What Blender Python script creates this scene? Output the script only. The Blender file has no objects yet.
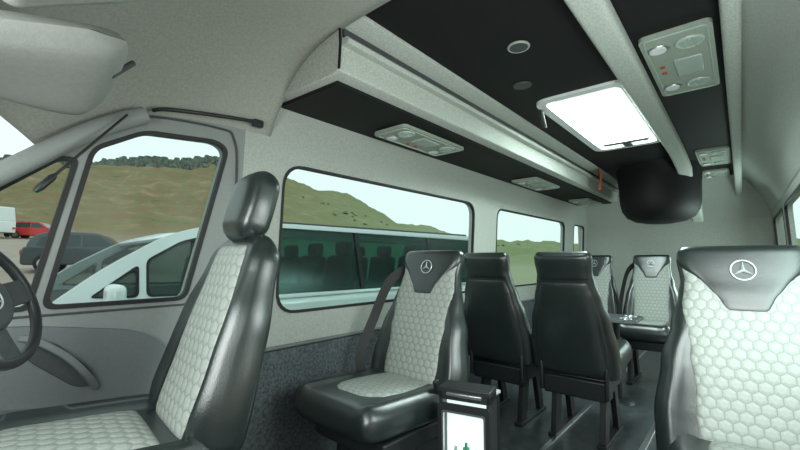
import bpy, bmesh, math, random
from math import sin, cos, pi, radians, sqrt, exp, atan2, hypot
from mathutils import Vector, Matrix, Euler, noise
random.seed(4)
SC = bpy.context.scene
COL = SC.collection
try:
    SC.view_settings.view_transform = 'Standard'
except Exception:
    pass

# ------------------------------------------------------------------ materials
def mat(name, col, rough=.5, metal=0, ns=30, var=.08, bump=0, bs=None, spec=.5, coat=0, emis=0, detail=3):
    m = bpy.data.materials.new(name); m.use_nodes = True
    nt = m.node_tree; N = nt.nodes; L = nt.links
    b = N['Principled BSDF']
    tc = N.new('ShaderNodeTexCoord'); n = N.new('ShaderNodeTexNoise')
    n.inputs['Scale'].default_value = ns; n.inputs['Detail'].default_value = detail
    L.new(tc.outputs['Object'], n.inputs['Vector'])
    r = N.new('ShaderNodeValToRGB')
    r.color_ramp.elements[0].position = .3; r.color_ramp.elements[1].position = .7
    r.color_ramp.elements[0].color = tuple(c*(1-var) for c in col)+(1,)
    r.color_ramp.elements[1].color = tuple(min(1, c*(1+var)) for c in col)+(1,)
    L.new(n.outputs['Fac'], r.inputs['Fac']); L.new(r.outputs['Color'], b.inputs['Base Color'])
    b.inputs['Roughness'].default_value = rough; b.inputs['Metallic'].default_value = metal
    b.inputs['Specular IOR Level'].default_value = spec
    b.inputs['Coat Weight'].default_value = coat
    if bump:
        n2 = N.new('ShaderNodeTexNoise'); n2.inputs['Scale'].default_value = bs or ns*3
        L.new(tc.outputs['Object'], n2.inputs['Vector'])
        bp = N.new('ShaderNodeBump'); bp.inputs['Strength'].default_value = bump; bp.inputs['Distance'].default_value = .004
        L.new(n2.outputs['Fac'], bp.inputs['Height']); L.new(bp.outputs['Normal'], b.inputs['Normal'])
    if emis:
        L.new(r.outputs['Color'], b.inputs['Emission Color']); b.inputs['Emission Strength'].default_value = emis
    return m

def leather(name):
    """taut black leather with very soft creases and fine grain"""
    m = mat(name, (.013, .020, .019), .32, ns=20, var=.15, bump=.15, bs=260, spec=1.0)
    N = m.node_tree.nodes; L = m.node_tree.links; b = N['Principled BSDF']
    old = [n for n in N if n.type == 'BUMP'][0]
    tc = [n for n in N if n.type == 'TEX_COORD'][0]
    mp_ = N.new('ShaderNodeMapping'); mp_.inputs['Scale'].default_value = (1, .35, 1); L.new(tc.outputs['Object'], mp_.inputs['Vector'])
    w = N.new('ShaderNodeTexNoise'); w.inputs['Scale'].default_value = 9; w.inputs['Detail'].default_value = 1; w.inputs['Distortion'].default_value = .4
    L.new(mp_.outputs[0], w.inputs['Vector'])
    b2 = N.new('ShaderNodeBump'); b2.inputs['Strength'].default_value = .14; b2.inputs['Distance'].default_value = .015
    L.new(w.outputs['Fac'], b2.inputs['Height']); L.new(b2.outputs['Normal'], old.inputs['Normal'])
    return m

def glassmat(name, tint, refl=.004):
    m = bpy.data.materials.new(name); m.use_nodes = True
    nt = m.node_tree; N = nt.nodes; L = nt.links
    N.remove(N['Principled BSDF']); o = N['Material Output']
    t = N.new('ShaderNodeBsdfTransparent'); t.inputs['Color'].default_value = tint+(1,)
    g = N.new('ShaderNodeBsdfGlossy'); g.inputs['Roughness'].default_value = .25
    mx = N.new('ShaderNodeMixShader'); mx.inputs[0].default_value = refl
    L.new(t.outputs[0], mx.inputs[1]); L.new(g.outputs[0], mx.inputs[2])
    L.new(mx.outputs[0], o.inputs['Surface'])
    return m

def hexmat(name, c_in, c_edge, cell=.046):
    m = bpy.data.materials.new(name); m.use_nodes = True
    nt = m.node_tree; N = nt.nodes; L = nt.links
    b = N['Principled BSDF']; b.inputs['Roughness'].default_value = .45
    uv = N.new('ShaderNodeUVMap'); uv.uv_map = 'UVMap'
    def vm(op, a=None, bb=None, sc=None):
        n = N.new('ShaderNodeVectorMath'); n.operation = op
        for i, s in enumerate((a, bb)):
            if s is None: continue
            if isinstance(s, tuple): n.inputs[i].default_value = s
            else: L.new(s, n.inputs[i])
        if sc is not None: n.inputs['Scale'].default_value = sc
        return n
    p = vm('SCALE', uv.outputs[0], sc=1/cell)
    p = vm('ADD', p.outputs[0], (40, 69.28, 0))
    R = (1, 1.7320508, 1); H = (.5, .8660254, 0)
    a = vm('SUBTRACT', vm('MODULO', p.outputs[0], R).outputs[0], H)
    p2 = vm('SUBTRACT', p.outputs[0], H)
    bb = vm('SUBTRACT', vm('MODULO', p2.outputs[0], R).outputs[0], H)
    la = vm('LENGTH', a.outputs[0]); lb = vm('LENGTH', bb.outputs[0])
    lt = N.new('ShaderNodeMath'); lt.operation = 'LESS_THAN'
    L.new(la.outputs['Value'], lt.inputs[0]); L.new(lb.outputs['Value'], lt.inputs[1])
    mx = N.new('ShaderNodeMix'); mx.data_type = 'VECTOR'
    L.new(lt.outputs[0], mx.inputs[0]); L.new(bb.outputs[0], mx.inputs[4]); L.new(a.outputs[0], mx.inputs[5])
    g = vm('ABSOLUTE', mx.outputs[1])
    d = vm('DOT_PRODUCT', g.outputs[0], (.5, .8660254, 0))
    sx = N.new('ShaderNodeSeparateXYZ'); L.new(g.outputs[0], sx.inputs[0])
    mxx = N.new('ShaderNodeMath'); mxx.operation = 'MAXIMUM'
    L.new(sx.outputs[0], mxx.inputs[0]); L.new(d.outputs['Value'], mxx.inputs[1])
    cr = N.new('ShaderNodeValToRGB')
    e = cr.color_ramp.elements
    e[0].position = .32; e[0].color = c_in+(1,)
    e[1].position = .50; e[1].color = c_edge+(1,)
    x = e.new(.44); x.color = tuple(.78*a+.22*bb for a, bb in zip(c_in, c_edge))+(1,)
    L.new(mxx.outputs[0], cr.inputs[0])
    nz = N.new('ShaderNodeTexNoise'); nz.inputs['Scale'].default_value = 300; nz.inputs['Detail'].default_value = 4
    L.new(uv.outputs[0], nz.inputs['Vector'])
    mc = N.new('ShaderNodeMix'); mc.data_type = 'RGBA'; mc.blend_type = 'MULTIPLY'; mc.inputs[0].default_value = .25
    L.new(cr.outputs[0], mc.inputs[6]); L.new(nz.outputs['Fac'], mc.inputs[7])
    L.new(mc.outputs[2], b.inputs['Base Color'])
    hr = N.new('ShaderNodeMapRange'); hr.interpolation_type = 'SMOOTHSTEP'
    hr.inputs[1].default_value = .20; hr.inputs[2].default_value = .5; hr.inputs[3].default_value = 1; hr.inputs[4].default_value = 0
    L.new(mxx.outputs[0], hr.inputs[0])
    bp = N.new('ShaderNodeBump'); bp.inputs['Strength'].default_value = .38; bp.inputs['Distance'].default_value = .005
    L.new(hr.outputs[0], bp.inputs['Height']); L.new(bp.outputs[0], b.inputs['Normal'])
    return m

M_FAB = mat('grey_headliner_fabric', (.43, .45, .415), .95, ns=110, var=.13, bump=.3, bs=300, detail=6, spec=.1)
M_CAB = mat('warm_grey_cab_headliner', (.36, .36, .325), .95, ns=110, var=.11, bump=.25, bs=300, detail=6, spec=.1)
M_FAB2 = mat('grey_rack_fabric', (.48, .50, .46), .95, ns=130, var=.20, bump=.35, bs=300, detail=6, spec=.1)
M_LOW = mat('charcoal_carpet', (.095, .112, .118), .95, ns=75, var=.5, bump=.5, bs=300, detail=6)
M_BLKC = mat('black_ceiling_carpet', (.008, .007, .0075), .65, ns=200, var=.4, bump=.2, spec=.28)
M_LEA = leather('black_leather')
M_PLB = mat('black_plastic', (.015, .018, .019), .42, ns=40, var=.1)
M_PLG = mat('grey_door_plastic', (.25, .265, .26), .6, ns=90, var=.04, bump=.1, bs=400)
M_PLM = mat('mid_grey_plastic', (.155, .17, .175), .6, ns=90, var=.04, bump=.1, bs=400)
M_PLD = mat('dark_grey_plastic', (.055, .06, .065), .55, ns=60, var=.1)
M_PAN = mat('pale_beige_plastic', (.34, .38, .32), .45, ns=30, var=.04)
M_PAN2 = mat('pale_lens_plastic', (.42, .49, .44), .25, ns=30, var=.04)
M_CHR = mat('chrome_metal', (.75, .77, .78), .18, 1, ns=20, var=.04)
M_EMB = mat('silver_emblem', (.62, .66, .65), .35, .4, ns=20, var=.04)
M_ALU = mat('brushed_aluminium', (.55, .57, .58), .35, 1, ns=60, var=.08)
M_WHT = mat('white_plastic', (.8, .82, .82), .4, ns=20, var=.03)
M_VISOR = mat('pale_grey_vinyl', (.31, .315, .30), .8, ns=90, var=.05, bump=.15)
M_HEX = hexmat('quilted_honeycomb_fabric', (.42, .45, .415), (.25, .275, .255), .039)
M_HEXD = hexmat('quilted_honeycomb_fabric_large', (.42, .45, .415), (.25, .275, .255), .040)
M_GL = glassmat('clear_window_glass', (.88, .97, .95))
M_RUB = mat('black_rubber', (.012, .012, .013), .6)
M_FLR = mat('dark_vinyl_floor', (.055, .066, .07), .35, ns=14, var=.3, bump=.1, bs=120)
M_WPT = mat('white_car_paint', (.80, .83, .84), .3, ns=3, var=.02, coat=.3)
M_GPT = mat('graphite_car_paint', (.045, .06, .07), .25, ns=3, var=.05, coat=.6)
M_RPT = mat('red_car_paint', (.65, .03, .025), .3, ns=3, var=.05, coat=.3)
M_DGL = mat('dark_tinted_glass', (.012, .03, .03), .06, ns=2, var=.3, spec=.7)
M_MGL = glassmat('smoky_cabin_glass', (.40, .68, .64), .08)
M_FGL = glassmat('pale_cabin_glass', (.62, .70, .69), .10)
M_INT = mat('dark_car_interior', (.05, .065, .065), .8, ns=4, var=.3)
M_TYR = mat('tyre_rubber', (.02, .02, .02), .8)
M_RED = mat('red_fabric', (.45, .09, .03), .8)
M_GRN = mat('green_glass', (.07, .30, .18), .3)
M_LIT = mat('lit_white_panel', (.75, .88, .84), .3, ns=10, var=.05, emis=.8)
M_TREE = mat('misty_conifer_foliage', (.11, .13, .105), .95, ns=1.5, var=.5)

# ------------------------------------------------------------------ geometry helpers
def obj(name, geoms, m, parent=None, smooth=True, sub=0, bevel=0, uvs=None, ang=40, seg=3):
    V = []; F = []
    for v, f in geoms:
        o = len(V); V += [tuple(p) for p in v]; F += [tuple(i+o for i in q) for q in f]
    me = bpy.data.meshes.new(name); me.from_pydata(V, [], F); me.update()
    bm = bmesh.new(); bm.from_mesh(me); bmesh.ops.recalc_face_normals(bm, faces=bm.faces); bm.to_mesh(me); bm.free()
    if smooth:
        me.polygons.foreach_set('use_smooth', [True]*len(me.polygons))
        me.set_sharp_from_angle(angle=radians(ang))
    if uvs:
        ul = me.uv_layers.new(name='UVMap')
        for lp in me.loops: ul.data[lp.index].uv = uvs[lp.vertex_index]
    me.materials.append(m)
    ob = bpy.data.objects.new(name, me); COL.objects.link(ob)
    if parent: ob.parent = parent
    if bevel:
        md = ob.modifiers.new('b', 'BEVEL'); md.width = bevel; md.segments = seg; md.limit_method = 'ANGLE'; md.angle_limit = radians(30)
    if sub:
        md = ob.modifiers.new('s', 'SUBSURF'); md.levels = sub; md.render_levels = sub
    return ob

def root(name, loc, label, cat, rotz=0, group=None):
    e = bpy.data.objects.new(name, None); e.empty_display_size = .1
    e.location = loc; e.rotation_euler = (0, 0, rotz); COL.objects.link(e)
    e['label'] = label; e['category'] = cat
    if group: e['group'] = group
    return e

def tag(o, label, cat, kind=None, group=None):
    o['label'] = label; o['category'] = cat
    if kind: o['kind'] = kind
    if group: o['group'] = group
    return o

def box(c, d, rot=None):
    v = []
    R = Euler(rot).to_matrix() if rot else None
    for sx in (-.5, .5):
        for sy in (-.5, .5):
            for sz in (-.5, .5):
                p = Vector((sx*d[0], sy*d[1], sz*d[2]))
                if R: p = R @ p
                v.append(p+Vector(c))
    return v, [(0, 1, 3, 2), (4, 6, 7, 5), (0, 4, 5, 1), (2, 3, 7, 6), (0, 2, 6, 4), (1, 5, 7, 3)]

def frame_from(n):
    n = Vector(n).normalized()
    t = Vector((0, 0, 1)) if abs(n.z) < .9 else Vector((1, 0, 0))
    u = t.cross(n).normalized(); return u, n.cross(u), n

def cyl(c, axis, r, h, n=24, r2=None):
    u, w, a = frame_from(axis); c = Vector(c); r2 = r if r2 is None else r2
    v = []
    for k in range(2):
        rr = r if k == 0 else r2
        for i in range(n):
            t = 2*pi*i/n; v.append(c+a*(h*(k-.5))+u*cos(t)*rr+w*sin(t)*rr)
    f = [(i, (i+1) % n, n+(i+1) % n, n+i) for i in range(n)]
    f += [tuple(range(n)), tuple(range(n, 2*n))]
    return v, f

def torus(c, axis, R, r, n=40, k=10):
    u, w, a = frame_from(axis); c = Vector(c); v = []
    for i in range(n):
        t = 2*pi*i/n; d = u*cos(t)+w*sin(t)
        for j in range(k):
            s = 2*pi*j/k; v.append(c+d*(R+r*cos(s))+a*r*sin(s))
    f = [(i*k+j, ((i+1) % n)*k+j, ((i+1) % n)*k+(j+1) % k, i*k+(j+1) % k) for i in range(n) for j in range(k)]
    return v, f

def sweep(pts, r, k=10, flat=None, closed=False):
    pts = [Vector(p) for p in pts]; v = []; n = len(pts)
    for i, p in enumerate(pts):
        d = (pts[min(i+1, n-1)]-pts[max(i-1, 0)]).normalized()
        if flat:
            wd = Vector(flat[2]); wd = (wd-d*wd.dot(d)).normalized(); nn = d.cross(wd)
            for a, b in ((-1, -1), (1, -1), (1, 1), (-1, 1)):
                v.append(p+wd*a*flat[0]/2+nn*b*flat[1]/2)
            kk = 4
        else:
            kk = k
            u, w, _ = frame_from(d)
            rr = r(i/(n-1)) if callable(r) else r
            for j in range(k):
                t = 2*pi*j/k; v.append(p+u*cos(t)*rr+w*sin(t)*rr)
    f = [(i*kk+j, (i+1)*kk+j, (i+1)*kk+(j+1) % kk, i*kk+(j+1) % kk) for i in range(n-1) for j in range(kk)]
    f += [tuple(range(kk)), tuple(range((n-1)*kk, n*kk))]
    return v, f

def smoothpts(P, n=8):
    P = [Vector(p) for p in P]; out = []
    for i in range(len(P)-1):
        p0 = P[max(i-1, 0)]; p1 = P[i]; p2 = P[i+1]; p3 = P[min(i+2, len(P)-1)]
        for k in range(n):
            t = k/n
            out.append(.5*((2*p1)+(p2-p0)*t+(2*p0-5*p1+4*p2-p3)*t*t+(3*p1-p0-3*p2+p3)*t**3))
    out.append(P[-1]); return out

def ext(poly, m0, m1):
    n = len(poly)
    v = [m0(*p) for p in poly]+[m1(*p) for p in poly]
    f = [(i, (i+1) % n, n+(i+1) % n, n+i) for i in range(n)]+[tuple(range(n)), tuple(range(n, 2*n))]
    return v, f
def extx(poly, x0, x1): return ext(poly, lambda y, z: (x0, y, z), lambda y, z: (x1, y, z))

def rpoly(pts, r, n=6):
    out = []; k = len(pts)
    for i in range(k):
        p = Vector(pts[i]); a = Vector(pts[i-1]); b = Vector(pts[(i+1) % k])
        ra = min(r, (a-p).length*.45); rb = min(r, (b-p).length*.45)
        s = p+(a-p).normalized()*ra; e = p+(b-p).normalized()*rb
        for j in range(n+1):
            t = j/n; q = s*(1-t)**2+p*2*t*(1-t)+e*t*t
            out.append((q.x, q.y))
    return out
def rect(x0, z0, x1, z1): return [(x0, z0), (x1, z0), (x1, z1), (x0, z1)]
def offs(pts, d):
    n = len(pts); area = sum(pts[i][0]*pts[(i+1) % n][1]-pts[(i+1) % n][0]*pts[i][1] for i in range(n))
    s = 1 if area > 0 else -1; out = []
    for i in range(n):
        p = Vector(pts[i]); a = (p-Vector(pts[i-1])).normalized(); b = (Vector(pts[(i+1) % n])-p).normalized()
        na = Vector((a.y, -a.x))*s; nb = Vector((b.y, -b.x))*s
        m = (na+nb); m = m/max(.3, m.dot(na)) if m.length > 1e-6 else na
        q = p+m*d; out.append((q.x, q.y))
    return out

def plate(name, outer, holes, thick, mp, m, parent=None, bevel=0):
    cu = bpy.data.curves.new('tmp', 'CURVE'); cu.dimensions = '2D'; cu.fill_mode = 'BOTH'; cu.extrude = thick/2
    for pl in [outer]+holes:
        s = cu.splines.new('POLY'); s.points.add(len(pl)-1)
        for i, p in enumerate(pl): s.points[i].co = (p[0], p[1], 0, 1)
        s.use_cyclic_u = True
    o = bpy.data.objects.new('tmp', cu); COL.objects.link(o)
    dg = bpy.context.evaluated_depsgraph_get(); dg.update()
    me = bpy.data.meshes.new_from_object(o.evaluated_get(dg))
    bpy.data.objects.remove(o)
    for v in me.vertices: v.co = Vector(mp(*v.co))
    me.materials.clear(); me.materials.append(m); me.name = name
    bm = bmesh.new(); bm.from_mesh(me); bmesh.ops.remove_doubles(bm, verts=bm.verts, dist=1e-5)
    bmesh.ops.recalc_face_normals(bm, faces=bm.faces); bm.to_mesh(me); bm.free()
    for p in me.polygons: p.use_smooth = False
    ob = bpy.data.objects.new(name, me); COL.objects.link(ob)
    if parent: ob.parent = parent
    return ob

# ------------------------------------------------------------------ van shell
def yl(z): return 1.85-.06*z          # side wall with windows
def yr(z): return -.33+.03*max(0, z-.9)
def mpL(a, b, c): return (a, yl(b)+c, b)
def mpR(a, b, c): return (a, yr(b)+c, b)

REAR = 6.45
wins = [rect(1.15, .88, 3.07, 1.64), rect(3.50, .88, 5.42, 1.64), rect(5.80, .88, 6.28, 1.64)]
rad = [.12, .10, .07]
holesL = [rpoly(w, r) for w, r in zip(wins, rad)]
wl = plate('wall_left', [(.93, 0), (REAR, 0), (REAR, 2.2), (.93, 2.2)], holesL, .05, lambda a, b, c: (a, yl(b)+c+.025, b), M_FAB)
tag(wl, 'grey fabric lined side wall of the minibus with window openings', 'wall', 'structure')

def window(n, poly, r, mp, label, sgn=1, m=M_GL, fw=.007):
    g = plate('window_%d' % n, rpoly(offs(poly, .012), r), [], .006, lambda a, b, c: mp(a, b, c+.035*sgn), m)
    tag(g, label, 'window', 'structure')
    f = plate('window_frame', rpoly(offs(poly, fw), r+fw), [rpoly(offs(poly, -fw), r)], .02, lambda a, b, c: mp(a, b, c+.006*sgn), M_RUB, g)
    f['kind'] = 'structure'
    return g
for i, (w, r) in enumerate(zip(wins, rad)):
    window(i+1, w, r, mpL, 'fixed rounded side window with black rubber surround')

door_out = [(-.75, 0), (.93, 0), (.93, 1.78), (.50, 1.74), (.36, 1.64), (-.30, 1.06), (-.75, .72)]
dmain = [(.262, .99), (.71, .99), (.848, 1.645), (.80, 1.675), (.52, 1.65), (.36, 1.55)]
dquart = [(.222, .99), (.315, 1.50), (.27, 1.50), (-.24, 1.04), (-.24, .99)]
dr = plate('door_1', door_out, [rpoly(dmain, .035), rpoly(dquart, .02)], .06, lambda a, b, c: (a, yl(b)+c+.03, b), M_PLG)
tag(dr, 'grey plastic driver door with framed window', 'door', 'structure')
window(4, dmain, .035, mpL, 'driver door window with black surround', fw=.008)
window(5, dquart, .02, mpL, 'small triangular quarter window beside the windscreen pillar', fw=.008)
seal = obj('trim_1', [sweep(smoothpts([(.905, yl(.0)-.006, .02), (.905, yl(.8)-.006, .8), (.90, yl(1.5)-.006, 1.5), (.875, yl(1.7)-.006, 1.70), (.80, yl(1.73)-.006, 1.735), (.50, yl(1.71)-.006, 1.705), (.34, yl(1.6)-.006, 1.595), (-.3, yl(1.03)-.006, 1.035)], 6), .005)], M_PLD)
tag(seal, 'dark rubber door seal around the door frame', 'seal', 'structure')

dcard = root('door_card', (0, 0, 0), 'grey moulded lower door trim with pull handle', 'door trim')
poly = rpoly([(-.5, .10), (.80, .10), (.80, .66), (.56, .88), (.2, .94), (-.5, .94)], .08)
plate('door_panel', poly, [], .03, lambda a, b, c: (a, yl(b)+c-.015, b), M_PLM, dcard)
poly = rpoly([(-.5, .12), (.74, .12), (.74, .52), (.50, .62), (.30, .66), (.10, .70), (-.5, .70)], .08)
plate('door_armrest', poly, [], .07, lambda a, b, c: (a, yl(b)+c-.060, b), M_PLM, dcard)
obj('handle_recess', [ext(rpoly([(.22, .88), (.29, .88), (.40, .77), (.42, .71), (.36, .71), (.225, .83)], .03), lambda x, z: (x, yl(z)-.028, z), lambda x, z: (x, yl(z)-.036, z))], M_PLD, dcard, bevel=.003)
obj('pull_handle', [sweep(smoothpts([(.205, 1.775, .90), (.25, 1.755, .885), (.32, 1.74, .83), (.375, 1.74, .765), (.415, 1.77, .70)], 6), 0, flat=(.022, .02, (.5, 0, .5)))], M_PLM, dcard, bevel=.006)
obj('trim_strip', [sweep([(-.4, yl(.95)-.004, .965), (.72, yl(.95)-.004, .965)], .004)], M_PLD, dcard)

wr_w = [rect(.05, .95, .85, 1.6), rect(1.3, .89, 3.0, 1.62), rect(3.3, .89, 4.75, 1.62), rect(4.95, .89, 6.3, 1.62)]
wr = plate('wall_right', [(-.75, 0), (REAR, 0), (REAR, 2.2), (.3, 2.2), (.3, 1.62), (-.75, .8)], [rpoly(w, .08) for w in wr_w], .05, lambda a, b, c: (a, yr(b)+c-.025, b), M_FAB)
tag(wr, 'grey fabric lined door side wall of the minibus', 'wall', 'structure')
for i, w in enumerate(wr_w):
    window(6+i, w, .08, mpR, 'side window with black surround on the door side', -1)

wb = obj('wall_back', [box((REAR+.03, .74, 1.1), (.06, 2.3, 2.25))], M_FAB)
tag(wb, 'grey fabric lined rear wall of the minibus', 'wall', 'structure')
tr = obj('trim_2', [extx([(-.36, 1.70), (-.30, 1.70), (-.24, 1.88), (-.12, 2.05), (-.05, 2.12), (-.05, 2.2), (-.36, 2.2)], .95, REAR)], M_FAB, bevel=.01)
tag(tr, 'grey fabric cornice between ceiling and side wall', 'trim', 'structure')
rc = obj('trim_3', [ext([(REAR, 1.66), (REAR-.06, 1.80), (REAR-.2, 1.98), (REAR-.35, 2.12), (REAR-.4, 2.17), (REAR, 2.17)], lambda x, z: (x, -.33, z), lambda x, z: (x, 1.75, z))], M_FAB)
tag(rc, 'curved grey fabric headliner above the rear wall', 'trim', 'structure')

HX0, HX1, HY0, HY1 = 2.45, 3.88, .45, .92
hatch_hole = rpoly(rect(HX0, HY0, HX1, HY1), .07)
ce = plate('ceiling', rect(1.0, -.36, REAR, 1.85), [hatch_hole], .03, lambda a, b, c: (a, b, 2.165+c), M_BLKC)
tag(ce, 'black carpeted ceiling with roof hatch opening', 'ceiling', 'structure')
fl = obj('floor', [box((2.85, .74, -.03), (7.3, 2.36, .06))], M_FLR)
tag(fl, 'dark grey vinyl minibus floor', 'floor', 'structure')
lw_ = plate('trim_4', rpoly(rect(.98, .0, REAR, .70), .03), [], .03, lambda a, b, c: (a, yl(b)+c-.014, b), M_LOW)
tag(lw_, 'charcoal carpeted lower side wall panel', 'wall panel', 'structure')
sill = obj('trim_5', [sweep([(.98, yl(.71)-.012, .712), (REAR, yl(.71)-.012, .712)], .010)], M_PLM)
tag(sill, 'grey ledge strip along the side wall', 'trim', 'structure')
for n, (y, w) in enumerate(((.52, .035), (.30, .035), (.98, .03))):
    t = obj('trim_%d' % (6+n), [box((3.75, y, .006), (5.0, w, .012))], M_ALU, bevel=.003)
    tag(t, 'aluminium seat rail set in the floor', 'floor rail', 'structure')
cp = obj('aisle_mat', [box((4.0, .16, .006), (2.6, .24, .012))], mat('grey_mat', (.26, .28, .28), .95, ns=120, var=.35, bump=.4), bevel=.004)
tag(cp, 'grey carpet runner along the aisle', 'mat')

# cab header (front edge bows forward in the middle like the windscreen)
V = []; F = []; NX = 26; NY = 44
def hxs(y):
    s = abs(y-.73)/1.04
    return -.16+.37*s*s
def header_z(x, y):
    x0 = hxs(y); t = min(1, max(0, (x-x0)/(.90-x0))); zc = 1.60+.52*(sin(t*pi/2))
    zb = 1.52+.15*min(1, (x-x0)/.24)
    s = abs(y-.73)/1.06
    return zb+(zc-zb)*(1-min(1, s)**5)
for i in range(NX+1):
    for j in range(NY+1):
        s = -1+2*j/NY; y = .73+1.04*sin(s*pi/2); x0 = hxs(y)
        x = x0+(1.06-x0)*i/NX
        V.append((x, y, header_z(x, y)))
F = [(i*(NY+1)+j, i*(NY+1)+j+1, (i+1)*(NY+1)+j+1, (i+1)*(NY+1)+j) for i in range(NX) for j in range(NY)]
hd = obj('trim_10', [(V, F)], M_CAB)
md = hd.modifiers.new('so', 'SOLIDIFY'); md.thickness = .03; md.offset = 1
tag(hd, 'curved grey fabric headliner over the cab', 'headliner', 'structure')
ap = obj('trim_11', [sweep(smoothpts([(.50, 1.70, 1.70), (.34, 1.71, 1.60), (.1, 1.72, 1.39), (-.3, 1.74, 1.05), (-.7, 1.76, .75)], 6), .033)], M_PLG)
tag(ap, 'grey plastic windscreen pillar', 'pillar', 'structure')
V = []; n = 24
for j in range(n+1):
    s = -1+2*j/n; y = .73+1.03*s
    x0 = hxs(y)
    V += [(x0+.01, y, header_z(x0, y)+.01), (x0-.90, y, .75)]
ws = obj('window_10', [(V, [(2*j, 2*j+1, 2*j+3, 2*j+2) for j in range(n)])], M_GL)
tag(ws, 'large sloping windscreen', 'window', 'structure')
dash = obj('dashboard', [ext(rpoly([(-.85, .0), (-.36, .0), (-.32, .55), (-.26, .62), (-.26, .80), (-.40, .92), (-.85, .76)], .05), lambda x, z: (x, -.28, z), lambda x, z: (x, 1.66, z))], M_PLD, bevel=.01)
tag(dash, 'dark grey dashboard below the windscreen', 'dashboard')

# sun visor: padded flap under the header
vr = root('sun_visor', (.10, 1.15, 1.580), 'grey padded sun visor folded under the headliner', 'sun visor')
V = []; NU = 20; NV = 14
for k in (0, 1):
    for i in range(NU+1):
        for j in range(NV+1):
            a = i/NU; b_ = j/NV
            ua = 2*a-1; vb = 2*b_-1
            lim = (1-abs(vb)**3.2)**.31 if abs(vb) < 1 else 0
            ux = ua*(.60+.40*lim)
            x = .070+ux*.20; y = 1.15+vb*.18
            e = (1-abs(ua)**4)*(1-abs(vb)**4)
            t = (x+.125)/.40
            z = (1-b_)*(1.50+.12*t)+b_*(1.555-.04*t)
            z += (-1 if k == 0 else 1)*.042*sqrt(max(0, e))
            V.append((x-.10, y-1.15, z-1.56))
W1 = NV+1; S1 = (NU+1)*W1
F = [(k*S1+i*W1+j, k*S1+i*W1+j+1, k*S1+(i+1)*W1+j+1, k*S1+(i+1)*W1+j) for k in (0, 1) for i in range(NU) for j in range(NV)]
v1 = obj('visor_pad', [(V, F)], M_VISOR, vr, ang=180)
obj('visor_arm', [sweep([(.15, -.05, .0), (.20, -.02, .06)], .007)], M_PLD, vr)
oc = root('overhead_console', (.14, .92, 1.70), 'grey padded overhead console with dark edge above the cab', 'console')
obj('console_body', [box((0, 0, 0), (.24, .18, .07), (radians(-12), radians(-30), 0))], M_VISOR, oc, bevel=.03, seg=5)
obj('console_edge', [box((.02, -.10, .00), (.22, .02, .07), (radians(-12), radians(-30), 0))], M_PLD, oc, bevel=.008)

gh = root('grab_handle', (.75, 1.68, 1.76), 'slim black grab handle fixed above the cab door', 'grab handle')
obj('handle_bar', [sweep(smoothpts([(-.22, .03, -.03), (-.18, -.01, -.025), (0, -.02, .0), (.16, -.015, .02), (.21, .02, .03)], 5), .008)], M_PLB, gh)
obj('end_cap', [box((.215, .02, .03), (.05, .03, .035))], M_PLB, gh, bevel=.008)
mc = root('microphone_arm', (.41, 1.62, 1.64), 'thin black rod with a small capsule hanging at the door window', 'microphone')
obj('stalk', [sweep([(.02, .03, .03), (-.185, -.01, -.245)], .0045)], M_PLB, mc)
obj('capsule', [sweep([(-.170, -.008, -.225), (-.178, -.009, -.236), (-.205, -.012, -.272), (-.215, -.013, -.285)], lambda t: .006+.006*sin(pi*t))], M_PLB, mc)

# ------------------------------------------------------------------ ceiling fittings
rack = root('luggage_rack', (0, 0, 0), 'grey fabric overhead luggage rack running above the side windows', 'luggage rack')
prof = [(1.77, 1.935), (1.26, 1.925), (1.225, 1.935), (1.215, 2.05), (1.225, 2.14), (1.29, 2.155), (1.77, 2.155)]
obj('rack_body', [extx(prof, 1.05, 5.95)], M_FAB2, rack, bevel=.006)
obj('rack_underside', [extx([(1.735, 1.918), (1.29, 1.908), (1.29, 1.93), (1.735, 1.94)], 1.10, 5.93)], M_BLKC, rack, bevel=.004)
obj('rack_lip', [extx([(1.175, 2.06), (1.18, 2.04), (1.23, 2.04), (1.23, 2.075), (1.19, 2.075)], 1.06, 5.93)], M_FAB2, rack, bevel=.004)
obj('rack_groove', [extx([(1.205, 2.078), (1.205, 2.112), (1.225, 2.112), (1.225, 2.078)], 1.06, 5.93)], M_PLD, rack)
obj('rack_flange', [extx([(1.12, 2.155), (1.12, 2.135), (1.19, 2.112), (1.23, 2.112), (1.23, 2.155)], 1.06, 5.93)], M_FAB2, rack, bevel=.004)
obj('rack_end_trim', [sweep([(1.048, 1.222, 1.94), (1.048, 1.215, 2.05), (1.048, 1.222, 2.14)], .006)], M_BLKC, rack)

def rail(y0, y1, x0, x1, label, drop=.42, both=False, zb=2.075):
    r = rpoly(rect(y0, zb, y1, 2.155), .025, 4)
    V = []; K = len(r); NN = 28; xs = [x0+(x1-x0)*i/NN for i in range(NN+1)]
    for x in xs:
        dz = -drop*max(0, (x-4.0)/(x1-4.0))**2
        for (y, z) in r: V.append((x, y, z+(dz if (z < 2.12 or both) else dz*.6)))
    F = [(i*K+j, (i+1)*K+j, (i+1)*K+(j+1) % K, i*K+(j+1) % K) for i in range(NN) for j in range(K)]+[tuple(range(K)), tuple(range(NN*K, (NN+1)*K))]
    o = obj('ceiling_rail', [(V, F)], M_FAB2)
    tag(o, label, 'ceiling rail')
rail(.325, .44, 1.05, 6.15, 'wide grey fabric covered ceiling rail beside the roof hatch', .46)
rail(-.055, .01, 1.05, 6.30, 'narrow grey fabric covered ceiling rail near the side wall', .16, True)

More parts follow.
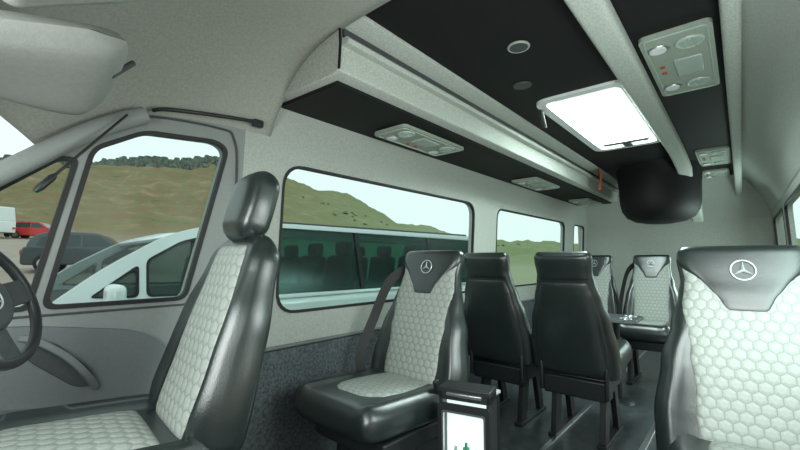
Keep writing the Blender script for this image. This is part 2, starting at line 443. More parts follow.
def vent_panel(x, y, z, lx, ly, label):
    r = root('air_vent_panel', (x, y, z), label, 'air vent panel', group='ceiling lamp and vent panels')
    plate('housing', rpoly(rect(-lx/2, -ly/2, lx/2, ly/2), .035), [], .018, lambda a, b, c: (a, b, c-.009), M_PAN, r)
    plate('housing_rim', rpoly(rect(-lx/2+.015, -ly/2+.015, lx/2-.015, ly/2-.015), .03), [rpoly(rect(-lx/2+.022, -ly/2+.022, lx/2-.022, ly/2-.022), .03)], .006, lambda a, b, c: (a, b, c-.020), M_PAN2, r)
    k = ly/.27
    for sx in (-.33, .33):
        obj('vent', [torus((sx*lx, -.18*ly, -.02), (0, 0, 1), .050*k, .008, 28, 8), cyl((sx*lx, -.18*ly, -.02), (0, 0, 1), .044*k, .008, 24),
                     ] + [box((sx*lx, -.18*ly+dy*k, -.026), (.08*k, .006, .006)) for dy in (-.02, 0, .02)], M_PAN2, r)
        obj('reading_lamp', [cyl((sx*lx, .27*ly, -.022), (0, 0, 1), .034*k, .010, 24, .036*k)], M_WHT, r)
        obj('lamp_ring', [torus((sx*lx, .27*ly, -.02), (0, 0, 1), .040*k, .005, 24, 6)], M_ALU, r)
    obj('lens', [box((0, -.1*ly, -.022), (lx*.26, ly*.42, .010))], M_PAN2, r, bevel=.004)
    for bx in (-.05, .03): obj('call_button', [cyl((bx, .3*ly, -.02), (0, 0, 1), .011, .008, 14)], M_RED, r)
    return r
vent_panel(2.42, .17, 2.15, .80, .27, 'pale plastic ceiling panel with round air vents and reading lamps')
vent_panel(4.85, .145, 2.15, .75, .25, 'pale plastic ceiling panel with round air vents and reading lamps')
vent_panel(5.8, .17, 2.15, .45, .25, 'pale plastic ceiling panel with round air vents and reading lamps')
for x in (1.98, 3.85, 5.5):
    vent_panel(x, 1.50, 1.905, .64, .25, 'pale plastic lamp and vent panel under the luggage rack')
for (x, y) in ((1.73, .74), (2.14, .90)):
    r = root('ceiling_spotlight', (x, y, 2.148), 'small round recessed ceiling spotlight with thin ring', 'ceiling light', group='round ceiling spots')
    obj('ring', [torus((0, 0, -.002), (0, 0, 1), .046, .006, 30, 8)], M_PLD if x > 1.9 else M_PAN, r)
    obj('lens', [cyl((0, 0, -.002), (0, 0, 1), .042, .010, 28)], M_PLD, r)

# hatch
ht = root('roof_hatch', ((HX0+HX1)/2, (HY0+HY1)/2, 2.15), 'glass roof hatch with white frame letting in daylight', 'roof hatch')
hx = (HX1-HX0)/2; hy = (HY1-HY0)/2
R0 = rect(-hx, -hy, hx, hy)
plate('frame', rpoly(offs(R0, .035), .10), [rpoly(offs(R0, -.02), .06)], .024, lambda a, b, c: (a, b, c-.005), M_WHT, ht)
plate('upstand', rpoly(offs(R0, .005), .07), [rpoly(offs(R0, -.015), .06)], .09, lambda a, b, c: (a, b, c+.045), M_WHT, ht)
plate('glass', rpoly(offs(R0, .01), .07), [], .01, lambda a, b, c: (a, b, c+.095), glassmat('hatch_glass', (1, 1, 1), .01), ht)
obj('handle', [box((hx-.15, 0, -.005), (.06, .34, .03)), box((hx-.07, 0, -.005), (.16, .07, .025))], M_ALU, ht, bevel=.008)
obj('strut', [sweep([(-hx+.10, hy+.03, -.01), (-hx+.16, hy+.03, -.12)], .014)], M_PLB, ht)

# rear black rounded housing: a smooth drum growing out of the ceiling
ac = root('air_conditioning_unit', (5.2, .655, 2.15), 'black rounded carpeted drum housing blended into the ceiling', 'air conditioner')
V = []; n = 56
profd = [(.56, .0), (.50, -.04), (.465, -.10), (.45, -.18), (.445, -.30), (.44, -.38), (.42, -.46), (.37, -.53), (.28, -.575), (.15, -.598), (.0, -.605)]
for (rr, z) in profd:
    for i in range(n):
        t = 2*pi*i/n; V.append((rr*cos(t), min(rr, .46)*.86*sin(t), z))
F = [(i*n+j, i*n+(j+1) % n, (i+1)*n+(j+1) % n, (i+1)*n+j) for i in range(len(profd)-1) for j in range(n)]
obj('housing', [(V, F)], M_BLKC, ac, ang=80)
o = obj('hanging_strap', [sweep(smoothpts([(4.66, 1.12, 2.12), (4.66, 1.11, 2.04), (4.67, 1.12, 1.97), (4.67, 1.13, 1.90)], 5), 0, flat=(.12, .02, (1, .3, 0)))], M_RED)
tag(o, 'short orange-red strap hanging at the end of the luggage rack', 'strap')

# ------------------------------------------------------------------ seats
def padf(L, hwf, tf, bolf, M, re=.055, pk=.80, sg=.15):
    def pr(h):
        a = h*L; de = min(a, L-a); f = 1
        if de < re: q = (re-de)/re; f = sqrt(max(0, 1-q*q))
        return a, hwf(h)-re*(1-f)*.9, tf(h)*max(f, .05), f
    def S(h, w, off=0, side=1):
        a, hw, t, f = pr(h); aw = min(1, abs(w))
        n = t/2*(1-aw**4)**.25
        if side > 0: n += bolf(h)*f*exp(-((aw-pk)/sg)**2)*(1-aw**10)
        return M(a, w*hw, side*(n+off))
    def uv(h, w):
        a, hw, t, f = pr(h); return (w*hw, a)
    hs = sorted(set([0, re/L*.06, re/L*.2, re/L*.45, re/L*.8]+[re/L+(1-2*re/L)*i/20 for i in range(21)]+[1-re/L*.8, 1-re/L*.45, 1-re/L*.2, 1-re/L*.06, 1]))
    ws = [sin(-pi/2+pi*i/26) for i in range(27)]
    V = []
    for h in hs:
        V += [S(h, w) for w in ws]+[S(h, w, 0, -1) for w in ws[::-1][1:-1]]
    K = len(ws)*2-2; nr = len(hs)
    F = [(i*K+j, (i+1)*K+j, (i+1)*K+(j+1) % K, i*K+(j+1) % K) for i in range(nr-1) for j in range(K)]
    F += [tuple(range(K)), tuple(range((nr-1)*K, nr*K))]
    return (V, F), S, uv

def patch(S, uv, h0, h1, wb, off, side=1, NH=24, NW=20, pw=6, sink=.004):
    V = []; U = []
    for i in range(NH+1):
        v = i/NH; v = .5-.5*cos(pi*v); h = h0+(h1-h0)*v
        for j in range(NW+1):
            u = sin(-pi/2+pi*j/NW)
            o = (off+sink)*((1-abs(u)**pw)*(1-abs(2*v-1)**pw))**.5-sink
            w = u*wb(h); V.append(S(h, w, o, side)); U.append(uv(h, w))
    F = [(i*(NW+1)+j, i*(NW+1)+j+1, (i+1)*(NW+1)+j+1, (i+1)*(NW+1)+j) for i in range(NH) for j in range(NW)]
    return (V, F), U

def lerp_tab(tab, lin=False):
    def f(h):
        if h <= tab[0][0]: return tab[0][1]
        for (a, va), (b, vb) in zip(tab, tab[1:]):
            if h <= b:
                t = (h-a)/(b-a)
                if not lin: t = t*t*(3-2*t)
                return va+(vb-va)*t
        return tab[-1][1]
    return f

def star(M, a0, n0, R):
    V = []; F = []
    n = 36; k = 6; r = R*.075
    for i in range(n):
        t = 2*pi*i/n
        for j in range(k):
            s = 2*pi*j/k; q = R+r*cos(s); V.append(M(a0+q*cos(t), q*sin(t), n0+r*sin(s)))
    F = [(i*k+j, ((i+1) % n)*k+j, ((i+1) % n)*k+(j+1) % k, i*k+(j+1) % k) for i in range(n) for j in range(k)]
    o = len(V)
    pts = []
    for i in range(6):
        t = pi*i/3; rr = R*.97 if i % 2 == 0 else R*.18
        pts.append((a0+rr*cos(t), rr*sin(t)))
    V += [M(a, y, n0+.001) for a, y in pts]+[M(a0, 0, n0+.007), M(a0, 0, n0-.003)]
    for i in range(6):
        F += [(o+i, o+(i+1) % 6, o+6), (o+(i+1) % 6, o+i, o+7)]
    return V, F

# steering wheel
sw = root('steering_wheel', (.086, 1.26, 1.06), 'black steering wheel with thick spokes and star badge on the hub', 'steering wheel')
nx = Vector((.72, -.52, .40)).normalized(); u_, w_, _ = frame_from(nx)
obj('rim', [torus((0, 0, 0), nx, .148, .012)], M_PLB, sw)
obj('hub', [cyl(-nx*.006, nx, .080, .035, 32, .068)], M_PLD, sw, bevel=.008)
for a in (0.1, pi-.1, -pi/2):
    d = u_*cos(a)+w_*sin(a)
    obj('spoke', [sweep([d*.03-nx*.01, d*.09-nx*.006, d*.145], 0, flat=(.060, .014, nx.cross(d)))], M_PLD, sw, bevel=.004)
obj('badge', [star(lambda a, y, n: w_*a+u_*y+nx*n, 0, .016, .026)], M_EMB, sw, ang=20)
obj('column', [sweep([-nx*.02, Vector((-.15, 0, -.12)), Vector((-.33, .02, -.24))], .035)], M_PLB, sw)

def build_seat(loc, rotz, label, belt_side=1):
    r = root('passenger_seat', loc, label, 'seat', rotz, 'passenger seats')
    rec = radians(15); up = Vector((sin(rec), 0, cos(rec))); nf = Vector((-cos(rec), 0, sin(rec)))
    H = Vector((-.017, 0, .42)); L = .810
    def M(a, y, n): return H+up*a+nf*n+Vector((0, y, 0))
    hw = lerp_tab([(0, .300), (.22, .302), (.45, .272), (.62, .232), (.76, .200), (.83, .190), (.93, .199), (1, .193)])
    tk = lerp_tab([(0, .14), (.4, .125), (.75, .085), (.85, .075), (1, .07)])
    bo = lerp_tab([(0, .02), (.3, .036), (.55, .024), (.68, .006), (.8, 0)])
    g, S, uv = padf(L, hw, tk, bo, M, .035, .86, .10)
    obj('backrest', [g], M_LEA, r, ang=80)
    wb = lerp_tab([(0, .54), (.3, .59), (.5, .68), (.62, .80), (.72, .93), (1, .96)])
    g, U = patch(S, uv, .13, .91, wb, .010, pw=10)
    obj('backrest_insert', [g], M_HEX, r, uvs=U, ang=80)['label'] = 'pale grey quilted honeycomb insert'
    sb = lerp_tab([(.665, .20), (.685, .28), (.75, .44), (.81, .66), (.87, .90), (.915, 1.0), (1, 1.0)], True)
    g, U = patch(S, uv, .675, .998, sb, .014, pw=12, sink=.002, NH=36)
    obj('headrest_pad', [g], M_LEA, r, ang=80)
    obj('emblem', [star(M, L*.868, .038+.014+.004, .036)], M_EMB, r, ang=20)['label'] = 'silver three-pointed star in a ring'
    bw = lerp_tab([(0, .8), (.5, .86), (.75, .86)])
    g, U = patch(S, uv, .03, .77, bw, .010, -1)
    obj('back_panel', [g], M_LEA, r, ang=80)
    g, U = patch(S, uv, .785, .985, lambda h: .95, .010, -1)
    obj('headrest_back', [g], M_LEA, r, ang=80)
    def M2(a, y, n): return Vector((.03-a, y, .475+n+.05*a))
    hw2 = lerp_tab([(0, .24), (.3, .275), (.8, .272), (1, .255)])
    g, S2, uv2 = padf(.60, hw2, lambda h: .145, lambda h: .022, M2, .05, .84, .12)
    obj('seat_cushion', [g], M_LEA, r, ang=80)
    cw = lerp_tab([(.12, .56), (.5, .60), (.66, .56), (.74, .44), (.79, .28)])
    g, U = patch(S2, uv2, .12, .79, cw, .010)
    obj('cushion_insert', [g], M_HEX, r, uvs=U, ang=80)['label'] = 'pale grey quilted honeycomb insert'
    obj('seat_frame', [box((-.22, 0, .375), (.46, .46, .08)), box((.02, .225, .40), (.10, .03, .20)), box((.02, -.225, .40), (.10, .03, .20)), box((.01, 0, .34), (.06, .44, .12))], M_PLB, r, bevel=.012)
    for y in (-.17, .17):
        leg = [ext([(-.40, 0), (-.33, 0), (-.26, .28), (-.14, .28), (-.07, 0), (.02, 0), (-.05, .37), (-.33, .37)],
                   lambda x, z, y=y: (x, y-.020, z), lambda x, z, y=y: (x, y+.020, z)),
               box((-.19, y, .012), (.46, .06, .024))]
        obj('leg', leg, M_PLB, r, smooth=False, bevel=.004)
    if belt_side:
        s = belt_side
        obj('seat_belt', [sweep(smoothpts([(.17, s*.19, 1.10), (.07, s*.245, 1.02), (-.01, s*.290, .82), (-.10, s*.302, .62), (-.09, s*.28, .42)], 6), 0, flat=(.055, .004, (.9, -.5*s, .2)))], M_RUB, r)
        obj('belt_buckle', [box((-.12, -s*.245, .56), (.03, .02, .09), (0, -.3, 0))], M_PLB, r, bevel=.005)
    return r

base = build_seat((1.68, 1.335, 0), radians(-2), 'single black leather seat with grey quilted insert beside the window')
def copy_seat(loc, rotz, label, skip=(), sc=1):
    n = base.copy(); COL.objects.link(n); n.location = loc; n.rotation_euler = (0, 0, rotz); n['label'] = label
    n.scale = (1, sc, 1)
    for c in base.children:
        if c.name.split('.')[0] in skip: continue
        k = c.copy(); COL.objects.link(k); k.parent = n
    return n
bpy.context.view_layer.update()
copy_seat((1.80, -.018, 0), radians(8), 'black leather seat with grey quilted insert beside the entrance', ('seat_belt', 'belt_buckle'), .98)
copy_seat((2.76, 1.392, 0), pi, 'black leather seat turned to face the rear, beside the window', ('seat_belt', 'belt_buckle'), .88)
copy_seat((2.76, .858, 0), pi, 'black leather seat turned to face the rear, beside the aisle', ('seat_belt', 'belt_buckle'), .88)
copy_seat((4.70, 1.25, 0), 0, 'black leather rear seat with grey quilted insert beside the window', (), .86)
copy_seat((4.70, .71, 0), 0, 'black leather rear seat with grey quilted insert beside the table', (), .86)

# ---- driver seat
dsr = root('driver_seat', (.55, 1.305, 0), 'black leather driver seat with grey quilted inserts and separate headrest', 'seat', radians(-7))
rec = radians(15); up = Vector((sin(rec), 0, cos(rec))); nf = Vector((-cos(rec), 0, sin(rec)))
H = Vector((0, 0, .60))
def MD(a, y, n): return H+up*a+nf*n+Vector((0, y, 0))
hw = lerp_tab([(0, .240), (.25, .258), (.55, .245), (.85, .205), (1, .165)])
tk = lerp_tab([(0, .17), (.4, .14), (.8, .11), (1, .095)])
bo = lerp_tab([(0, .02), (.2, .050), (.6, .040), (.85, .015), (1, 0)])
g, S, uv = padf(.655, hw, tk, bo, MD, .07, .87, .09)
obj('backrest', [g], M_LEA, dsr, ang=80)
g, U = patch(S, uv, .05, .93, lerp_tab([(0, .62), (.6, .62), (.9, .64)]), .012)
obj('backrest_insert', [g], M_HEXD, dsr, uvs=U, ang=80)['label'] = 'pale grey quilted honeycomb insert'
def MH(a, y, n): return H+up*(.625+a)+nf*(n+.030)+Vector((0, y, 0))
g, Sh, uvh = padf(.250, lerp_tab([(0, .100), (.5, .110), (1, .10)]), lambda h: .110, lambda h: 0, MH, .060)
obj('headrest', [g], M_LEA, dsr, ang=80)
for y in (-.05, .05): obj('headrest_post', [cyl(MD(.64, y, .03), up, .007, .06, 12)], M_PLB, dsr)
def MC(a, y, n): return Vector((.05-a, y, .585+n+.07*a))
g, S2, uv2 = padf(.53, lerp_tab([(0, .25), (.3, .280), (.8, .275), (1, .25)]), lambda h: .16, lambda h: .05, MC, .07, .84, .11)
obj('seat_cushion', [g], M_LEA, dsr, ang=80)
g, U = patch(S2, uv2, .30, .97, lambda h: .66, .014)
obj('cushion_insert', [g], M_HEXD, dsr, uvs=U, ang=80)['label'] = 'pale grey quilted honeycomb insert'
obj('seat_base', [box((-.2, 0, .23), (.42, .46, .46)), box((-.2, 0, .49), (.48, .52, .08))], M_PLB, dsr, bevel=.03)
obj('recliner_cover', [box((.0, -.275, .54), (.13, .03, .16), (0, .2, 0)), cyl((.0, -.295, .54), (0, 1, 0), .035, .03)], M_PLB, dsr, bevel=.012)

# ------------------------------------------------------------------ table, fridge
tb = root('table', (3.74, .82, 0), 'small dark table with cup holders on a slim post', 'table')
obj('table_top', [ext(rpoly(rect(-.2, -.17, .2, .19), .05), lambda x, y: (x, y, .655), lambda x, y: (x, y, .68))], M_PLD, tb, bevel=.005)
obj('edge_trim', [ext(rpoly(rect(-.205, -.175, .205, .195), .05), lambda x, y: (x, y, .66), lambda x, y: (x, y, .672))], M_PLM, tb)
for cx, cy in ((-.10, -.09), (.08, -.09)):
    ch = obj('cup_holder', [torus((cx, cy, .682), (0, 0, 1), .040, .006, 24, 6)], M_ALU, tb)
    obj('holder_well', [cyl((cx, cy, .681), (0, 0, 1), .036, .004, 20)], M_BLKC, ch)
obj('post', [cyl((0, 0, .33), (0, 0, 1), .022, .65, 16)], M_PLB, tb)
obj('foot', [cyl((0, 0, .012), (0, 0, 1), .11, .024, 24, .08)], M_PLB, tb)

fr = root('mini_fridge', (1.57, .93, 0), 'black mini fridge cabinet with silver trimmed lit glass door', 'fridge', radians(14))
obj('cabinet', [box((-.045, 0, .02), (.11, .22, .04)), box((-.045, 0, .59), (.11, .22, .05)), box((-.045, .101, .31), (.11, .018, .58)), box((-.045, -.101, .31), (.11, .018, .58)), box((.0, 0, .31), (.02, .21, .58))], M_PLB, fr, bevel=.004)
obj('light_panel', [box((-.045, 0, .31), (.01, .185, .52))], M_LIT, fr)
plate('door_frame', rpoly(rect(-.108, .03, .108, .555), .01), [rpoly(rect(-.090, .06, .090, .525), .01)], .012, lambda a, b, c: (-.110+c, a, b), M_PLB, fr)
plate('door_trim', rpoly(rect(-.092, .056, .092, .527), .01), [rpoly(rect(-.085, .064, .085, .520), .01)], .016, lambda a, b, c: (-.111+c, a, b), M_ALU, fr)
obj('shelf', [box((-.075, 0, .30), (.04, .185, .006))], M_ALU, fr)
for i, (y, h, z) in enumerate(((-.045, .05, .305), (.0, .07, .305), (.045, .05, .305), (.03, .09, .045), (-.04, .10, .045))):
    obj('bottle', [cyl((-.078, y, z+h/2), (0, 0, 1), .014, h, 14), cyl((-.078, y, z+h+.010), (0, 0, 1), .006, .02, 10)], (M_PAN2, M_GRN, M_PAN2, M_PAN2, M_GRN)[i], fr)
obj('control_strip', [box((-.103, 0, .59), (.012, .15, .014))], M_ALU, fr, bevel=.003)
bx = root('light_patch_box', (2.13, 1.17, 0), 'added dark box, its white top imitating a patch of light behind the fridge', 'box')  # added box; its white top stands in for light falling on a step
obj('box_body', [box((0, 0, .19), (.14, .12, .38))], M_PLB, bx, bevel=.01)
obj('light_patch_top', [box((0, 0, .39), (.15, .13, .02))], M_WHT, bx, bevel=.006)

# ------------------------------------------------------------------ outside
HT = [(-180, 6), (-60, 6), (0, 6.5), (18, 6), (30, 7.5), (40, 13), (47.5, 20.5), (56, 27.5), (65, 30), (78, 27), (90, 25), (120, 14), (180, 6)]
def Hphi(d):
    for (a, va), (b, vb) in zip(HT, HT[1:]):
        if d <= b: return va+(vb-va)*(d-a)/(b-a)
    return 6
def ground(x, y):
    r = hypot(x, y); d = math.degrees(atan2(y, x)); Ht = Hphi(d)
    k = min(1, Ht/25)
    tab = [(0, -.75), (8, -.75), (24, -.75+1.45*k), (60, -.75+4.4*k), (85, -.75+(Ht*.42)), (130, Ht), (200, Ht*.9)]
    z = tab[-1][1]
    for (a, va), (b, vb) in zip(tab, tab[1:]):
        if r <= b: z = va+(vb-va)*(r-a)/(b-a); break
    if r > 62:
        q = min(1, (r-62)/30)
        z += noise.noise(Vector((x*.05, y*.05, 0)))*2.6*q+noise.noise(Vector((x*.17, y*.17, 3)))*1.3*q+noise.noise(Vector((x*.45, y*.45, 7)))*.8*q
    return z
radii = [0, 4, 8, 12, 16, 20, 24, 30, 36, 44, 52, 60]+[63+1.3*i for i in range(54)]+[140, 160, 200]
V = []; NA = 540
for r_ in radii:
    for i in range(NA):
        t = 2*pi*i/NA-pi; x = r_*cos(t); y = r_*sin(t); V.append((x, y, ground(x, y)))
F = [(i*NA+j, i*NA+(j+1) % NA, (i+1)*NA+(j+1) % NA, (i+1)*NA+j) for i in range(len(radii)-1) for j in range(NA)]
mt = bpy.data.materials.new('moorland_hillside'); mt.use_nodes = True
N = mt.node_tree.nodes; Lk = mt.node_tree.links; b = N['Principled BSDF']; b.inputs['Roughness'].default_value = .95; b.inputs['Specular IOR Level'].default_value = .1
tc = N.new('ShaderNodeTexCoord')
mpn = N.new('ShaderNodeMapping'); mpn.inputs['Scale'].default_value = (1, 1, 2.5); Lk.new(tc.outputs['Object'], mpn.inputs['Vector'])
n1 = N.new('ShaderNodeTexNoise'); n1.inputs['Scale'].default_value = .16; n1.inputs['Detail'].default_value = 14; n1.inputs['Roughness'].default_value = .80; n1.inputs['Distortion'].default_value = .3
Lk.new(mpn.outputs[0], n1.inputs['Vector'])
cr = N.new('ShaderNodeValToRGB'); e = cr.color_ramp.elements
e[0].position = .34; e[0].color = (.06, .08, .04, 1); e[1].position = .70; e[1].color = (.42, .36, .27, 1)
x = e.new(.43); x.color = (.15, .19, .09, 1); x = e.new(.48); x.color = (.25, .14, .085, 1); x = e.new(.53); x.color = (.18, .19, .09, 1); x = e.new(.60); x.color = (.31, .20, .13, 1)
Lk.new(n1.outputs['Fac'], cr.inputs[0])
n2 = N.new('ShaderNodeTexNoise'); n2.inputs['Scale'].default_value = .8; n2.inputs['Detail'].default_value = 6
Lk.new(tc.outputs['Object'], n2.inputs['Vector'])
cr2 = N.new('ShaderNodeValToRGB'); cr2.color_ramp.elements[0].color = (.30, .22, .17, 1); cr2.color_ramp.elements[1].color = (.45, .40, .36, 1)
Lk.new(n2.outputs['Fac'], cr2.inputs[0])
ln = N.new('ShaderNodeVectorMath'); ln.operation = 'LENGTH'; Lk.new(tc.outputs['Object'], ln.inputs[0])
mr = N.new('ShaderNodeMapRange'); mr.inputs[1].default_value = 52; mr.inputs[2].default_value = 66; Lk.new(ln.outputs['Value'], mr.inputs[0])
mx = N.new('ShaderNodeMix'); mx.data_type = 'RGBA'; Lk.new(mr.outputs[0], mx.inputs[0]); Lk.new(cr2.outputs[0], mx.inputs[6]); Lk.new(cr.outputs[0], mx.inputs[7])
sx = N.new('ShaderNodeSeparateXYZ'); nrm = N.new('ShaderNodeVectorMath'); nrm.operation = 'NORMALIZE'
Lk.new(tc.outputs['Object'], nrm.inputs[0]); Lk.new(nrm.outputs[0], sx.inputs[0])
mg = N.new('ShaderNodeMapRange'); mg.inputs[1].default_value = .38; mg.inputs[2].default_value = .78; mg.inputs[4].default_value = .65; Lk.new(sx.outputs[0], mg.inputs[0])
mx2 = N.new('ShaderNodeMix'); mx2.data_type = 'RGBA'; Lk.new(mg.outputs[0], mx2.inputs[0]); Lk.new(mx.outputs[2], mx2.inputs[6]); mx2.inputs[7].default_value = (.22, .31, .16, 1)
Lk.new(mx2.outputs[2], b.inputs['Base Color'])
o = obj('hillside', [(V, F)], mt); tag(o, 'gravel car park rising to a brown and green moorland hill', 'hill'); o['kind'] = 'stuff'

G = []
for i in range(420):
    d = random.uniform(60, 100); rr = random.uniform(120, 131); t = radians(d)
    x = rr*cos(t); y = rr*sin(t); z = ground(x, y)-.3; h = random.uniform(1.0, 2.1); w = random.uniform(.8, 1.7)
    G.append(cyl((x, y, z+h/2), (0, 0, 1), w, h, 7, w*.5))
o = obj('tree_line', G, M_TREE); tag(o, 'distant misty conifer plantation along the hill ridge', 'trees', 'stuff')
G = []
for i in range(60):
    d = random.uniform(12, 55); rr = random.uniform(90, 118); t = radians(d)
    x = rr*cos(t); y = rr*sin(t); z = ground(x, y)-.2; h = random.uniform(.3, .6); w = random.uniform(.4, 1.0)
    G.append(cyl((x, y, z+h/2), (0, 0, 1), w, h, 7, w*.5))
o = obj('shrubs', G, M_TREE); tag(o, 'scattered dark shrubs on the grassy slope', 'shrubs', 'stuff')

def vehicle(name, loc, rotz, label, cat, body, cabin, side_w, hw, belt, roofz, paint, glass, wheels, wr_, rr=.08):
    r = root(name, loc, label, cat, rotz)
    def W(z): return hw if z <= belt else hw-(z-belt)/(roofz-belt)*.14*hw/1.05
    def e(poly, o=0): return ext(poly, lambda x, z: (x, -W(z)-o, z), lambda x, z: (x, W(z)+o, z))
    obj('body', [e(rpoly(body, rr*2, 6))], paint, r, bevel=.08, ang=50, seg=4)
    obj('cabin', [e(rpoly(cabin, rr*4, 8))], paint, r, bevel=.05, ang=50, seg=4)
    for i, p in enumerate(side_w):
        for s in (-1, 1):
            obj('side_window', [ext(rpoly(p, .06, 4), lambda x, z: (x, s*(W(z)-.02), z), lambda x, z: (x, s*(W(z)+.012), z))], glass, r)
    (x0, z0), (x1, z1) = cabin[0], cabin[1]
    nn = Vector((z1-z0, 0, -(x1-x0))).normalized()*(-.012)
    if nn.z < 0: nn = -nn
    q = []
    for t, s in ((.12, -1), (.12, 1), (.85, 1), (.85, -1)):
        x = x0+(x1-x0)*t; z = z0+(z1-z0)*t; q.append(Vector((x, s*(W(z)-.09), z))+nn)
    obj('windscreen', [(q, [(0, 1, 2, 3)])], glass, r)
    xf = min(p[0] for p in body); xb = max(p[0] for p in body)
    for s in (-1, 1):
        obj('headlamp', [box((xf+.06, s*(hw-.22), .68), (.16, .30, .14))], M_WHT, r, bevel=.03)
        obj('tail_lamp', [box((xb-.02, s*(hw-.16), .84), (.10, .22, .20))], M_RPT, r, bevel=.02)
    for x in wheels:
        for s in (-1, 1):
            wv = obj('wheel', [cyl((x, s*(hw-.1), wr_), (0, 1, 0), wr_, .24, 28)], M_TYR, r, bevel=.03)
            obj('hubcap', [cyl((x, s*(hw+.025), wr_), (0, 1, 0), wr_*.62, .03, 20)], M_ALU, wv)
    return r, W

# ---- people carrier with see-through glazing and seats inside
mp = root('people_carrier', (-.28, 4.12, -.75), 'white people carrier parked alongside with tinted windows and seats inside', 'car', radians(-5))
HW = .96; BELT = 1.60
def MW(z): return HW if z <= BELT else HW-(z-BELT)/.6*.14
bodyp = rpoly([(0, .35), (.08, .95), (.30, 1.28), (.80, 1.58), (5.9, 1.60), (5.9, .35), (5.2, .3), (.7, .3)], .12, 5)
obj('body', [ext(bodyp, lambda x, z: (x, -HW, z), lambda x, z: (x, HW, z))], M_WPT, mp, bevel=.06, ang=50)
cab = rpoly([(.76, 1.57), (1.10, 1.85), (1.48, 2.09), (1.85, 2.195), (2.4, 2.225), (5.3, 2.225), (5.75, 2.12), (5.90, 1.60)], .14, 6)
gl = [[(1.03, 1.665), (1.29, 1.865), (1.29, 1.655)], [(1.34, 1.655), (1.34, 1.900), (1.56, 2.035), (1.88, 2.125), (2.16, 2.150), (2.16, 1.64)], rect(2.26, 1.61, 5.57, 2.185)]
for s in (-1, 1):
    plate('cabin_side', cab, [rpoly(p, .04, 4) for p in gl], .03, lambda a, b, c: (a, s*(MW(b)-.016)+c, b), M_WPT, mp)
    for i, p in enumerate(gl):
        plate('side_window', rpoly(offs(p, .012), .04, 4), [], .006, lambda a, b, c: (a, s*(MW(b)-.028)+c, b), M_FGL if i < 2 else M_MGL, mp)
        if i < 2:
            plate('window_seal', rpoly(offs(p, .004), .04, 4), [rpoly(offs(p, -.012), .035, 4)], .012, lambda a, b, c: (a, s*(MW(b)-.002)+c, b), M_RUB, mp)
    for xd in (3.22, 4.34):
        plate('window_divider', rect(xd-.022, 1.60, xd+.022, 2.19), [], .016, lambda a, b, c: (a, s*(MW(b)-.020)+c, b), M_RUB, mp)
def strip(P):
    V = []
    for (x, z) in P: V += [(x, -MW(z)+.03, z), (x, MW(z)-.03, z)]
    n = len(P)
    return V, [(2*i, 2*i+1, 2*i+3, 2*i+2) for i in range(n-1)]
o_ = obj('roof', [strip([(1.46, 2.065), (1.66, 2.13), (1.85, 2.175), (2.1, 2.20), (2.4, 2.215), (5.3, 2.22), (5.75, 2.115), (5.9, 1.6)])], M_WPT, mp)
o_.modifiers.new('s', 'SOLIDIFY').thickness = .03
obj('windscreen', [strip([(.78, 1.58), (1.10, 1.84), (1.46, 2.065)])], M_FGL, mp)
obj('cabin_floor', [box((3.3, 0, 1.60), (5.0, 1.8, .04))], M_INT, mp)
for xs in (2.1, 3.2, 4.3):
    for ys in (-.56, 0, .56):
        obj('seat_back', [box((xs, ys, 1.70), (.14, .42, .5), (0, .15, 0))], M_INT, mp, bevel=.05)
        obj('head_restraint', [box((xs+.06, ys, 2.02), (.10, .24, .15))], M_INT, mp, bevel=.04)
obj('wing_mirror', [box((1.14, -1.07, 1.66), (.10, .20, .18))], M_WPT, mp, bevel=.04)
obj('roof_rail', [sweep([(2.2, -.76, 2.235), (5.2, -.76, 2.24)], .012)], M_PLD, mp)
obj('side_moulding', [box((3.0, -.97, 1.10), (4.6, .03, .10))], M_PLD, mp, bevel=.01)
for hxx in (2.0, 2.5): obj('door_handle', [box((hxx, -.975, 1.38), (.2, .03, .04))], M_PLD, mp, bevel=.01)
obj('headlamp', [box((.16, -.80, 1.02), (.28, .30, .20), (0, -.5, 0))], M_CHR, mp, bevel=.04)
for x in (1.0, 4.7):
    for s in (-1, 1):
        wv = obj('wheel', [cyl((x, s*(HW-.1), .4), (0, 1, 0), .4, .24, 28)], M_TYR, mp, bevel=.03)
        obj('hubcap', [cyl((x, s*(HW+.025), .4), (0, 1, 0), .25, .03, 20)], M_ALU, wv)

def hatch(name, x, y, rot, label, paint):
    return vehicle(name, (x, y, ground(x, y)), rot, label, 'car',
        [(-2.3, .3), (-2.35, .75), (-2.1, .92), (-1.2, 1.05), (2.15, 1.10), (2.25, .9), (2.25, .3)],
        [(-1.25, 1.0), (-.45, 1.70), (1.3, 1.76), (1.9, 1.55), (2.15, 1.0)],
        [[(-.95, 1.10), (-.38, 1.58), (.2, 1.61), (.2, 1.10)], [(.28, 1.10), (.28, 1.61), (1.2, 1.60), (1.65, 1.45), (1.75, 1.12)]],
        1.0, 1.05, 1.76, paint, M_DGL, (-1.5, 1.45), .37)
hatch('hatchback_car', 4.9, 22.8, radians(158), 'dark graphite hatchback parked on the gravel', M_GPT)
hatch('hatchback_car', 7.3, 56, radians(150), 'small red hatchback parked further up the car park', M_RPT)
vehicle('delivery_van', (3.3, 57, ground(3.3, 57)), radians(-70), 'white panel van parked at the car park edge', 'van',
    [(-3.2, .4), (-3.2, 1.2), (-2.2, 1.5), (3.2, 1.5), (3.2, .4)], [(-2.3, 1.45), (-1.6, 2.7), (3.1, 2.9), (3.15, 1.45)],
    [[(-1.9, 1.6), (-1.5, 2.3), (-.7, 2.3), (-.7, 1.6)]], 1.1, 1.5, 2.9, M_WPT, M_DGL, (-2.1, 2.1), .42, .04)

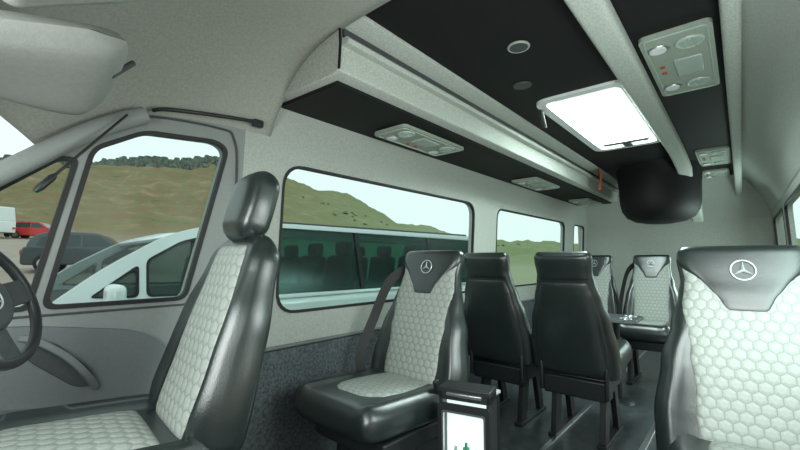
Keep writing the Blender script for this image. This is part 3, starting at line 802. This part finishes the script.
# ------------------------------------------------------------------ light
w = bpy.data.worlds.new('World'); SC.world = w; w.use_nodes = True
N = w.node_tree.nodes; Lk = w.node_tree.links; bg = N['Background']
tc = N.new('ShaderNodeTexCoord'); sp = N.new('ShaderNodeSeparateXYZ'); Lk.new(tc.outputs['Generated'], sp.inputs[0])
cr = N.new('ShaderNodeValToRGB'); cr.color_ramp.elements[0].position = 0; cr.color_ramp.elements[0].color = (.82, .88, .87, 1)
cr.color_ramp.elements[1].position = .6; cr.color_ramp.elements[1].color = (.94, .99, .99, 1)
Lk.new(sp.outputs[2], cr.inputs[0]); Lk.new(cr.outputs[0], bg.inputs['Color']); bg.inputs['Strength'].default_value = 1.2

def area(name, loc, tgt, sx, sy, e, col=(.92, 1, .97)):
    l = bpy.data.lights.new(name, 'AREA'); l.shape = 'RECTANGLE'; l.size = sx; l.size_y = sy; l.energy = e; l.color = col
    o = bpy.data.objects.new(name, l); COL.objects.link(o); o.location = loc
    o.rotation_euler = (Vector(tgt)-Vector(loc)).to_track_quat('-Z', 'Y').to_euler(); return o
area('windscreen_fill', (-.45, .5, 1.35), (2.2, .9, 1.0), .9, .7, 24, (.96, 1, .97))  # fill lamp added at the windscreen to brighten the interior
area('hatch_fill', (3.1, .71, 2.22), (3.1, .71, 0), 1.1, .4, 44, (.80, 1, .95))  # extra lamp under the hatch glass, added as soft interior fill
area('entrance_fill', (1.2, -.27, 1.3), (2.0, 1.5, 1.3), 1.0, .6, 19, (.90, 1, .97))  # added fill lamp just inside the entrance side wall, lifts the seats
area('rear_fill', (5.3, -.27, 1.3), (5.0, 1.5, 1.3), .9, .5, 17, (.76, 1, .94))  # added lamp inside the side wall, fills the rear of the cabin

# ------------------------------------------------------------------ camera
cd = bpy.data.cameras.new('camera'); cd.lens = 18; cd.sensor_width = 36; cd.clip_start = .02; cd.clip_end = 500
co = bpy.data.objects.new('camera', cd); COL.objects.link(co); co.location = (0, 0, 1.15)
A = math.atan(340/400); T = math.atan(35/400)
co.rotation_euler = Vector((cos(A)*cos(T), sin(A)*cos(T), sin(T))).to_track_quat('-Z', 'Y').to_euler()
SC.camera = co
